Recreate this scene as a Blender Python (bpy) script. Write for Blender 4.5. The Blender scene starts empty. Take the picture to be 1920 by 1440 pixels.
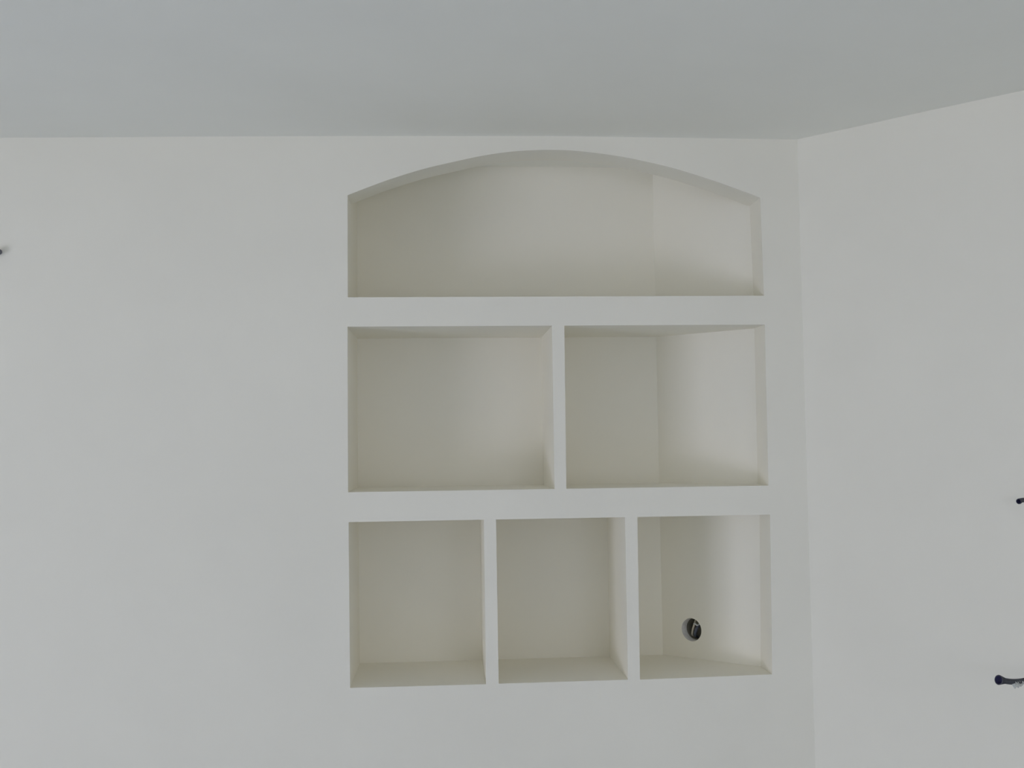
import bpy, bmesh, math, random
from mathutils import Vector, Matrix

scene = bpy.context.scene
C = scene.collection
random.seed(4)

# ------------------------------------------------------------------ camera
cam_data = bpy.data.cameras.new('camera')
cam_data.sensor_width = 36.0
cam_data.lens = 2083.8 / 1920 * 36.0
cam_data.clip_start = 0.02
cam = bpy.data.objects.new('camera', cam_data)
C.objects.link(cam)
cam.matrix_world = Matrix(((0.998127, 0.010961, -0.06018, 0.0),
                           (-0.059482, -0.055583, -0.996681, 0.0),
                           (-0.01427, 0.998394, -0.054827, 1.68),
                           (0, 0, 0, 1)))
scene.camera = cam

# ------------------------------------------------------------------ exposure
vs = scene.view_settings
vs.view_transform = 'Standard'
vs.look = 'None'
vs.gamma = 1.0
vs.use_curve_mapping = False
vs.exposure = 0.03

scene.cycles.max_bounces = 16
scene.cycles.diffuse_bounces = 14      # light goes round the white room many times

# ------------------------------------------------------------------ sky outside
world = bpy.data.worlds.new('sky')
scene.world = world
world.use_nodes = True
bgn = world.node_tree.nodes['Background']
bgn.inputs[0].default_value = (0.75, 0.86, 1.0, 1)
bgn.inputs[1].default_value = 1.0

def daylight(name, loc, size_x, size_y, target, power, colour):
    """Area lamp shining in through an opening of the room."""
    l = bpy.data.lights.new(name, 'AREA')
    l.shape = 'RECTANGLE'
    l.size, l.size_y = size_x, size_y
    l.energy = power
    l.color = colour
    o = bpy.data.objects.new(name, l)
    o.location = loc
    d = (Vector(target) - Vector(loc)).normalized()
    o.rotation_euler = d.to_track_quat('-Z', 'Y').to_euler()
    C.objects.link(o)
    return o

# room openings: wide balcony door in the left wall, window in the wall behind the camera
DOOR = (-1.75, 0.75, 0.05, 2.12)            # y0, y1, z0, z1 on the wall x = LEFT
WIN = (0.75, 2.4, 0.75, 2.12)             # x0, x1, z0, z1 on the wall y = REAR
LEFT, REAR, RIGHT = -4.0, -3.2, 2.7
DY, WX = (DOOR[0] + DOOR[1]) / 2, (WIN[0] + WIN[1]) / 2
# added fill lamp low behind the door opening, no parapet is built
daylight('low_door_fill', (LEFT - 0.22, DY, 0.40), DOOR[1] - DOOR[0] - 0.1, 0.68, (0, DY, 0.40), 54.0, (0.852, 0.842, 1.00))
# open sky in the upper part of the door
daylight('balcony_daylight', (LEFT - 0.22, DY, 1.42), DOOR[1] - DOOR[0] - 0.1, 1.34, (0, DY, 1.42), 14.0, (0.848, 0.848, 0.98))
daylight('window_daylight', (WX, REAR - 0.22, 1.43), WIN[1] - WIN[0], WIN[3] - WIN[2], (WX, 0, 1.43), 21.0, (0.848, 0.848, 0.98))

# ------------------------------------------------------------------ materials
def mat(name, col, rough=0.9, spec=0.2, var=0.0, vscale=3.0, bump=0.0, bscale=20.0, metal=0.0):
    m = bpy.data.materials.new(name)
    m.use_nodes = True
    nt = m.node_tree
    b = nt.nodes['Principled BSDF']
    b.inputs['Base Color'].default_value = (*col, 1)
    b.inputs['Roughness'].default_value = rough
    b.inputs['Specular IOR Level'].default_value = spec
    b.inputs['Metallic'].default_value = metal
    tc = nt.nodes.new('ShaderNodeTexCoord')
    if var:
        n = nt.nodes.new('ShaderNodeTexNoise')
        n.inputs['Scale'].default_value = vscale
        n.inputs['Detail'].default_value = 5
        n.inputs['Roughness'].default_value = 0.55
        nt.links.new(tc.outputs['Object'], n.inputs['Vector'])
        r = nt.nodes.new('ShaderNodeValToRGB')
        r.color_ramp.elements[0].position = 0.3
        r.color_ramp.elements[1].position = 0.7
        r.color_ramp.elements[0].color = (*[c * (1 - var) for c in col], 1)
        r.color_ramp.elements[1].color = (*[min(1, c * (1 + var)) for c in col], 1)
        nt.links.new(n.outputs['Fac'], r.inputs['Fac'])
        nt.links.new(r.outputs['Color'], b.inputs['Base Color'])
    if bump:
        n2 = nt.nodes.new('ShaderNodeTexNoise')
        n2.inputs['Scale'].default_value = bscale
        n2.inputs['Detail'].default_value = 4
        nt.links.new(tc.outputs['Object'], n2.inputs['Vector'])
        bp = nt.nodes.new('ShaderNodeBump')
        bp.inputs['Strength'].default_value = bump
        bp.inputs['Distance'].default_value = 0.004
        nt.links.new(n2.outputs['Fac'], bp.inputs['Height'])
        nt.links.new(bp.outputs['Normal'], b.inputs['Normal'])
    return m

WALL = (0.864, 0.840, 0.758)
M_wall = mat('matt_wall_paint', WALL, var=0.02, vscale=2.2, bump=0.10, bscale=5.0)
M_ceil = mat('matt_ceiling_paint', (0.865, 0.86, 0.80), var=0.02, vscale=1.8, bump=0.12, bscale=3.0)
M_floor = mat('concrete_screed', (0.45, 0.505, 0.575), rough=0.8, var=0.08, vscale=4, bump=0.3)
M_frame = mat('white_window_frame', (0.8, 0.8, 0.8), rough=0.4, spec=0.5)
M_conduit = mat('dark_grey_plastic', (0.06, 0.063, 0.078), rough=0.5, spec=0.4, var=0.2, vscale=60)
M_inner = mat('conduit_inside', (0.035, 0.035, 0.09), rough=0.6, spec=0.3)
M_residue = mat('dried_plaster', (0.62, 0.63, 0.61), var=0.15, vscale=120, bump=0.5, bscale=200)
M_collar = mat('rough_grey_plaster', (0.72, 0.71, 0.70), var=0.1, vscale=60, bump=0.5, bscale=120)
M_box = mat('dark_box_plastic', (0.26, 0.25, 0.20), rough=0.5, spec=0.4, var=0.2, vscale=40)
M_cable = mat('beige_cable', (0.62, 0.58, 0.48), rough=0.5, spec=0.4)
M_bluecable = mat('blue_grey_cable', (0.12, 0.14, 0.19), rough=0.45, spec=0.5)
M_lightgrey = mat('faded_grey_plastic', (0.19, 0.19, 0.22), rough=0.6)
M_highlight = mat('cable_highlight', (0.75, 0.78, 0.8), rough=0.4, spec=0.5)  # pale colour for the modelled highlight on the blue-grey cable

# ------------------------------------------------------------------ helpers
def obj(name, bm, m, parent=None, smooth=False):
    bmesh.ops.recalc_face_normals(bm, faces=bm.faces)
    me = bpy.data.meshes.new(name)
    bm.to_mesh(me)
    bm.free()
    me.materials.append(m)
    if smooth:
        for p in me.polygons:
            p.use_smooth = True
    o = bpy.data.objects.new(name, me)
    C.objects.link(o)
    if parent is not None:
        o.parent = parent
        o.matrix_parent_inverse = Matrix.Translation(-parent.location) if parent.type == 'EMPTY' else Matrix()
    return o

def struct(name, bm, m):
    o = obj(name, bm, m)
    o['kind'] = 'structure'
    return o

def thing(name, label, cat, loc, group=None):
    o = bpy.data.objects.new(name, None)
    C.objects.link(o)
    o.location = loc
    o['label'] = label
    o['category'] = cat
    if group:
        o['group'] = group
    return o

def add_prism(bm, bottom, top):
    """closed solid between two polygons with the same number of corners"""
    a = [bm.verts.new(p) for p in bottom]
    b = [bm.verts.new(p) for p in top]
    n = len(a)
    bm.faces.new(a)
    bm.faces.new(list(reversed(b)))
    for i in range(n):
        bm.faces.new((a[i], a[(i + 1) % n], b[(i + 1) % n], b[i]))

def add_box(bm, x0, x1, y0, y1, z0, z1):
    add_prism(bm, [(x0, y0, z0), (x1, y0, z0), (x1, y1, z0), (x0, y1, z0)],
              [(x0, y0, z1), (x1, y0, z1), (x1, y1, z1), (x0, y1, z1)])

def deep(bm, pts, y0, y1):
    """front outline (x, z) pushed straight back from y0 to y1"""
    add_prism(bm, [(x, y0, z) for x, z in pts], [(x, y1, z) for x, z in pts])

def catmull(pts, n):
    out = []
    P = [Vector(p) for p in pts]
    P = [2 * P[0] - P[1]] + P + [2 * P[-1] - P[-2]]
    for i in range(1, len(P) - 2):
        for k in range(n):
            t = k / n
            a, b, c, d = P[i - 1], P[i], P[i + 1], P[i + 2]
            out.append(0.5 * ((2 * b) + (c - a) * t + (2 * a - 5 * b + 4 * c - d) * t * t
                              + (3 * b - a - 3 * c + d) * t ** 3))
    out.append(P[-2])
    return out

def add_tube(bm, path, radii, seg=16, cap0=True, cap1=True):
    rings = []
    up = Vector((0, 0, 1))
    for i, p in enumerate(path):
        t = (path[min(i + 1, len(path) - 1)] - path[max(i - 1, 0)]).normalized()
        if abs(t.z) > 0.95:
            up = Vector((1, 0, 0))
        s = t.cross(up).normalized()
        u = s.cross(t)
        rings.append([bm.verts.new(p + (s * math.cos(2 * math.pi * k / seg) + u * math.sin(2 * math.pi * k / seg)) * radii[i])
                      for k in range(seg)])
    for a, b in zip(rings, rings[1:]):
        for k in range(seg):
            bm.faces.new((a[k], a[(k + 1) % seg], b[(k + 1) % seg], b[k]))
    if cap0:
        bm.faces.new(rings[0])
    if cap1:
        bm.faces.new(list(reversed(rings[-1])))
    return rings

# ------------------------------------------------------------------ room geometry (metres; z = 0 is the floor)
FY = 3.0                      # face of the back wall
D = 0.335                     # depth of the recesses
BY = FY + D
XC, TH = 0.98685, 0.77159     # foot of the corner with the diagonal wall, its angle
CT, ST = math.cos(TH), math.sin(TH)
XB = XC - D / math.tan(TH)    # hidden inner corner behind the face
T_LINTEL = 0.112
TOPZ = 2.60

def slant_x(y):
    return XC - (y - FY) / math.tan(TH)

def slant_y(x):
    return FY + (XC - x) * math.tan(TH)

# openings, corners as measured (x, z): top-left, bottom-left, bottom-right, top-right
T = [(-0.2582, 2.3623), (-0.2592, 2.0839), (0.8808, 2.0812), (0.8777, 2.354)]
M1 = [(-0.2604, 2.0045), (-0.2617, 1.5603), (0.2925, 1.5596), (0.2925, 2.0045)]
M2 = [(0.3261, 2.005), (0.3243, 1.5577), (0.8792, 1.5593), (0.8809, 2.0014)]
B1 = [(-0.2608, 1.481), (-0.2593, 1.0445), (0.1006, 1.0446), (0.1006, 1.4793)]
B2 = [(0.1328, 1.4802), (0.1341, 1.0451), (0.4818, 1.0463), (0.4825, 1.4795)]
B3 = [(0.516, 1.4789), (0.5143, 1.0455), (0.8756, 1.0501), (0.8815, 1.4803)]
ARCH = [(-0.2582, 2.3623), (-0.1984, 2.3857), (-0.1383, 2.4077), (-0.0521, 2.4345), (0.0279, 2.4537),
        (0.1119, 2.4718), (0.1888, 2.4827), (0.249, 2.4868), (0.3078, 2.4878), (0.3752, 2.4845),
        (0.4766, 2.4719), (0.5612, 2.4555), (0.6457, 2.4347), (0.7479, 2.4023), (0.8361, 2.3705), (0.8777, 2.354)]
CEIL = [(-4.4, 2.512), (-1.9, 2.514), (-1.1778, 2.5177), (-0.7582, 2.5216), (-0.2594, 2.525), (0.0302, 2.5258),
        (0.3378, 2.5258), (0.6194, 2.5227), (0.9885, 2.5184), (1.142, 2.5205), (1.2585, 2.523), (1.4151, 2.5245), (3.2, 2.5245)]

# ---- back wall: solid left of the recesses, below them, lintel with the arch, pier on the right
bm = bmesh.new()
left_edge = [T[0], T[1], M1[0], M1[1], B1[0], B1[1]]
deep(bm, [(LEFT - 0.2, 0.0), (LEFT - 0.2, TOPZ), (T[0][0], TOPZ)] + left_edge + [(B1[1][0], 0.0)], FY, BY)
# below the recesses
sill = [B1[1], B1[2], B2[1], B2[2], B3[1], B3[2]]
for (xa, za), (xb, zb) in zip(sill[:-1], sill[1:-1]):
    deep(bm, [(xa, 0), (xa, za), (xb, zb), (xb, 0)], FY, min(BY, slant_y(xb)) if xb > 0.6 else BY)
add_prism(bm, [(B3[1][0], FY, 0), (B3[2][0], FY, 0), (B3[2][0], slant_y(B3[2][0]), 0), (XB, BY, 0), (B3[1][0], BY, 0)],
          [(B3[1][0], FY, B3[1][1]), (B3[2][0], FY, B3[2][1]), (B3[2][0], slant_y(B3[2][0]), B3[2][1]), (XB, BY, B3[1][1] + 0.0012),
           (B3[1][0], BY, B3[1][1])])
# lintel above the arch (smoothed curve)
ac = [(v.x, v.y) for v in catmull([(x, z, 0) for x, z in ARCH], 4)]
fr = [bm.verts.new((x, FY, z)) for x, z in ac]
fr2 = [bm.verts.new((x, FY, TOPZ)) for x, z in ac]
bk = [bm.verts.new((x, FY + T_LINTEL if x < 0.8 else min(FY + T_LINTEL, slant_y(x)), z)) for x, z in ac]
bk2 = [bm.verts.new((v.co.x, v.co.y, TOPZ)) for v in bk]
for i in range(len(ac) - 1):
    bm.faces.new((fr[i], fr[i + 1], fr2[i + 1], fr2[i]))
    bm.faces.new((fr[i], fr[i + 1], bk[i + 1], bk[i]))
    bm.faces.new((bk[i], bk[i + 1], bk2[i + 1], bk2[i]))
# pier between the recesses and the corner
right_edge = [(B3[2][0], 0.0), B3[2], B3[3], M2[2], M2[3], T[2], T[3], (T[3][0], TOPZ)]
for (xa, za), (xb, zb) in zip(right_edge, right_edge[1:]):
    add_prism(bm, [(xa, FY, za), (XC, FY, za), (xa, slant_y(xa), za)], [(xb, FY, zb), (XC, FY, zb), (xb, slant_y(xb), zb)])
struct('wall_back', bm, M_wall)

# ---- diagonal wall on the right with the round socket hole inside the recess
def diag(s, z, off=0.0):
    """point on the diagonal wall: s along it from the visible corner, off out of it"""
    return Vector((XC + s * CT - off * ST, FY - s * ST - off * CT, z))
S0 = -(D / ST) - 0.0
S1 = (RIGHT - XC) / CT
HS, HZ, HR = -0.3790, 1.1305, 0.0335
bm = bmesh.new()
N = 40
sq = 0.06
ring = [bm.verts.new(diag(HS + HR * math.cos(2 * math.pi * k / N), HZ + HR * math.sin(2 * math.pi * k / N))) for k in range(N)]
def sqp(k):
    a = 2 * math.pi * k / N
    c, s = math.cos(a), math.sin(a)
    q = sq / max(abs(c), abs(s))
    return diag(HS + q * c, HZ + q * s)
outer = [bm.verts.new(sqp(k)) for k in range(N)]
for k in range(N):
    j = (k + 1) % N
    bm.faces.new((ring[k], ring[j], outer[j], outer[k]))
def rect(s0, s1, z0, z1):
    bm.faces.new([bm.verts.new(diag(*q)) for q in ((s0, z0), (s1, z0), (s1, z1), (s0, z1))])
rect(S0, HS - sq, 0, TOPZ)
rect(HS - sq, HS + sq, 0, HZ - sq)
rect(HS - sq, HS + sq, HZ + sq, TOPZ)
rect(HS + sq, S1, 0, TOPZ)
bk_ = [bm.verts.new(diag(s, z, -0.12)) for s, z in ((S0, 0), (S1, 0), (S1, TOPZ), (S0, TOPZ))]
bm.faces.new(bk_)
for (a, b) in (((S0, 0), (S0, TOPZ)), ((S1, 0), (S1, TOPZ))):
    bm.faces.new([bm.verts.new(p) for p in (diag(*a), diag(*b), diag(b[0], b[1], -0.12), diag(a[0], a[1], -0.12))])
for z in (0, TOPZ):
    bm.faces.new([bm.verts.new(p) for p in (diag(S0, z), diag(S1, z), diag(S1, z, -0.12), diag(S0, z, -0.12))])
struct('wall_right', bm, M_wall)

# ---- other walls, floor, ceiling
YS = FY - S1 * ST
bm = bmesh.new(); add_box(bm, RIGHT, RIGHT + 0.12, REAR - 0.2, YS, 0, TOPZ); struct('wall_far_right', bm, M_wall)
bm = bmesh.new()
y0, y1, z0, z1 = DOOR
for b in ((REAR - 0.2, y0, 0, TOPZ), (y1, FY, 0, TOPZ), (y0, y1, 0, z0), (y0, y1, z1, TOPZ)):
    add_box(bm, LEFT - 0.2, LEFT, *b)
struct('wall_left', bm, M_wall)
bm = bmesh.new()
x0, x1, z0, z1 = WIN
for a, b, c, d in ((LEFT, x0, 0, TOPZ), (x1, RIGHT, 0, TOPZ), (x0, x1, 0, z0), (x0, x1, z1, TOPZ)):
    add_box(bm, a, b, REAR - 0.2, REAR, c, d)
struct('wall_rear', bm, M_wall)
bm = bmesh.new(); add_box(bm, LEFT - 0.2, RIGHT + 0.12, REAR - 0.2, BY + 0.1, -0.1, 0.0); struct('floor', bm, M_floor)
bm = bmesh.new()
cc = CEIL
for (xa, za), (xb, zb) in zip(cc, cc[1:]):
    deep(bm, [(xa, za), (xb, zb), (xb, 2.72), (xa, 2.72)], REAR - 0.25, BY + 0.15)
bmesh.ops.remove_doubles(bm, verts=bm.verts, dist=1e-5)
struct('ceiling', bm, M_ceil)

# frames of the openings (out of the picture)
def frame_bars(bm, horiz, a0, a1, z0, z1, at, mull):
    w = 0.05
    def bar(p0, p1, q0, q1):
        if horiz:
            add_box(bm, p0, p1, at - 0.03, at + 0.03, q0, q1)
        else:
            add_box(bm, at - 0.03, at + 0.03, p0, p1, q0, q1)
    bar(a0, a0 + w, z0, z1); bar(a1 - w, a1, z0, z1)
    bar(a0 + w, a1 - w, z0, z0 + w); bar(a0 + w, a1 - w, z1 - w, z1)
    for k in range(1, mull):
        c = a0 + (a1 - a0) * k / mull
        bar(c - w / 2, c + w / 2, z0 + w, z1 - w)
bm = bmesh.new(); frame_bars(bm, False, DOOR[0], DOOR[1], DOOR[2], DOOR[3], LEFT - 0.1, 2); struct('door_1', bm, M_frame)
bm = bmesh.new(); frame_bars(bm, True, WIN[0], WIN[1], WIN[2], WIN[3], REAR - 0.1, 3); struct('window_1', bm, M_frame)

# ------------------------------------------------------------------ built-in shelving in the recess
sh = thing('built_in_shelving', 'cream plastered built-in wall shelving with an arched top opening over five square compartments',
           'built-in shelves', (0.31, FY + D / 2, 1.05))
bm = bmesh.new()
add_box(bm, T[0][0] - 0.05, XB + 0.02, BY, BY + 0.06, 0.9, TOPZ)
obj('back_panel', bm, M_wall, sh)

def shelf(tl, tr, bl, br):
    """horizontal plastered shelf; front corners (x, z), cut to the diagonal wall at its right end"""
    def zt(x): return tl[1] + (tr[1] - tl[1]) * (x - tl[0]) / (tr[0] - tl[0])
    def zb(x): return bl[1] + (br[1] - bl[1]) * (x - bl[0]) / (br[0] - bl[0])
    bm = bmesh.new()
    low = [(bl[0], FY), (br[0], FY), (br[0], slant_y(br[0])), (XB, BY), (bl[0], BY)]
    upp = [(tl[0], FY), (tr[0], FY), (tr[0], slant_y(tr[0])), (XB, BY), (tl[0], BY)]
    add_prism(bm, [(x, y, zb(x)) for x, y in low], [(x, y, zt(x)) for x, y in upp])
    return obj('shelf', bm, M_wall, sh)
shelf(T[1], T[2], M1[0], M2[3])
shelf(M1[1], M2[2], B1[0], B3[3])

def divider(l, r):
    """upright divider between the opening l on its left and r on its right"""
    bm = bmesh.new()
    def line(p, q, x): return p[1] + (q[1] - p[1]) * (x - p[0]) / (q[0] - p[0])
    up = (M1[0], M2[3]) if l is M1 else (B1[0], B3[3])
    pts = [(l[3][0], line(*up, l[3][0])), (r[0][0], line(*up, r[0][0]))]
    if l is M1:
        pts += [(r[1][0], line(M1[1], M2[2], r[1][0])), (l[2][0], line(M1[1], M2[2], l[2][0]))]
    else:
        pts += [r[1], l[2]]
    deep(bm, pts, FY, BY)
    return obj('divider', bm, M_wall, sh)
divider(M1, M2)
divider(B1, B2)
divider(B2, B3)

# ------------------------------------------------------------------ junction box in the round hole
jb = thing('junction_box', 'round dark electrical junction box with loose wires, set in the right bottom compartment',
           'junction box', diag(HS, HZ, -0.03))
bm = bmesh.new()
def ring_at(bm, r, depth, n=40, cs=0.0):
    return [bm.verts.new(diag(HS + cs + r * math.cos(2 * math.pi * k / n), HZ + r * math.sin(2 * math.pi * k / n), -depth)) for k in range(n)]
def loft(bm, a, b):
    n = len(a)
    for k in range(n):
        j = (k + 1) % n
        bm.faces.new((a[k], a[j], b[j], b[k]))
r1 = ring_at(bm, 0.0335, 0.0); r2 = ring_at(bm, 0.0325, 0.013); r3 = ring_at(bm, 0.032, 0.025); r4 = ring_at(bm, 0.037, 0.025); r5 = ring_at(bm, 0.037, 0.001)
loft(bm, r1, r2); loft(bm, r2, r3); loft(bm, r3, r4); loft(bm, r4, r5)
obj('collar', bm, M_collar, jb)
bm = bmesh.new()
r1 = ring_at(bm, 0.0318, 0.0245); r2 = ring_at(bm, 0.031, 0.06); loft(bm, r1, r2); bm.faces.new(r2)
r1 = ring_at(bm, 0.0335, 0.0255); r2 = ring_at(bm, 0.033, 0.062); loft(bm, r1, r2); bm.faces.new(r2)
obj('box_shell', bm, M_box, jb)
def jp(ds, dz, depth): return diag(HS + ds - 0.013, HZ + dz, -depth)
def cable(name, pts, r, m):
    path = catmull([jp(*q) for q in pts], 6)
    bm = bmesh.new(); add_tube(bm, path, [r] * len(path), 10)
    return obj(name, bm, m, jb, True)
o = cable('cable', [(0.010, 0.0305, 0.034), (0.010, 0.016, 0.024), (0.008, 0.006, 0.020), (0.003, -0.006, 0.022), (-0.003, -0.020, 0.030), (-0.004, -0.028, 0.05)], 0.0028, M_cable)
o['label'] = 'beige cable'
o = cable('cable', [(0.021, 0.012, 0.034), (0.017, 0.004, 0.026), (0.012, -0.009, 0.024), (0.005, -0.021, 0.033), (0.002, -0.027, 0.05)], 0.0045, M_bluecable)
o['label'] = 'dark blue-grey cable'
o = cable('highlight_strip', [(0.008, 0.014, 0.022), (0.014, 0.0145, 0.020), (0.020, 0.011, 0.022), (0.024, 0.016, 0.034)], 0.0024, M_highlight)  # added pale strip standing in for the highlight atop the blue-grey cable
o['label'] = 'pale strip as highlight on the dark blue-grey cable'

# ------------------------------------------------------------------ conduit stubs sticking out of the walls
def conduit(pts, r, label, residue, seed, m=None, spread=(0.12, 0.72), flare=0.28):
    """corrugated conduit from the wall to its open, slightly flared end"""
    rnd = random.Random(seed)
    root = thing('conduit_stub', label, 'conduit', pts[0], None)
    path = catmull(pts, 26)
    n = len(path)
    bm = bmesh.new()
    L = sum((b - a).length for a, b in zip(path, path[1:]))
    rad = []
    for i in range(n):
        s = i / (n - 1) * L
        rr = r + 0.0007 * math.sin(s / 0.0042 * 2 * math.pi)
        end = max(0, 1 - (L - s) / 0.022)
        rad.append(rr * (1 + flare * end))
    add_tube(bm, path, rad, 20, cap0=True, cap1=False)
    # wall thickness at the mouth and the bore
    t = (path[-1] - path[-3]).normalized()
    mouth = [path[-1], path[-1] + t * 0.0004]
    rings = add_tube(bm, mouth, [rad[-1], rad[-1] * 0.82], 20, False, False)
    obj('tube', bm, m or M_conduit, root, True)
    bm = bmesh.new()
    inner = [path[-1] + t * 0.0003, path[-1] - t * 0.013]
    add_tube(bm, inner, [rad[-1] * 0.82, rad[-1] * 0.55], 20, False, True)
    obj('bore', bm, M_inner, root, True)
    if residue:
        bm = bmesh.new()
        for k in range(residue):
            f = rnd.uniform(*spread)
            p = path[int(f * (n - 1))]
            ang = rnd.uniform(-0.15, 1.25)
            q = p + Vector((-0.7 * r * math.cos(ang) * 0.6, -r * math.cos(ang) * 0.85, -r * math.sin(ang))) * rnd.uniform(0.9, 1.75)
            m4 = Matrix.Translation(q) @ Matrix.Rotation(rnd.uniform(0, 3), 4, 'Z') @ Matrix.Diagonal((rnd.uniform(0.6, 1.5), rnd.uniform(0.6, 1.2), rnd.uniform(0.8, 1.7), 1))
            bmesh.ops.create_icosphere(bm, subdivisions=2, radius=rnd.uniform(0.0016, 0.0034), matrix=m4)
        o = obj('plaster_residue', bm, M_residue, root, True)
        o['label'] = 'crusted pale plaster on the underside'
    return root
conduit([(1.440, 2.560, 1.132), (1.400, 2.560, 1.128), (1.340, 2.530, 1.1205), (1.290, 2.500, 1.1235), (1.2430, 2.4774, 1.1338)],
        0.0060, 'longer dark corrugated conduit end curving from the right wall, level with the lowest compartments', 130, 3, spread=(0.1, 0.78), flare=0.70)
conduit([(1.425, 2.573, 1.525), (1.395, 2.590, 1.530), (1.372, 2.584, 1.5315), (1.3555, 2.5718, 1.5292)],
        0.0048, 'short dark conduit stub on the right wall, above the longer curved one', 0, 5)
conduit([(-1.1755, 3.01, 2.211), (-1.1757, 2.998, 2.2105), (-1.1762, 2.988, 2.2098), (-1.177, 2.978, 2.209)],
        0.0066, 'grey conduit stub poking out of the back wall at the far left edge', 0, 7, M_lightgrey)
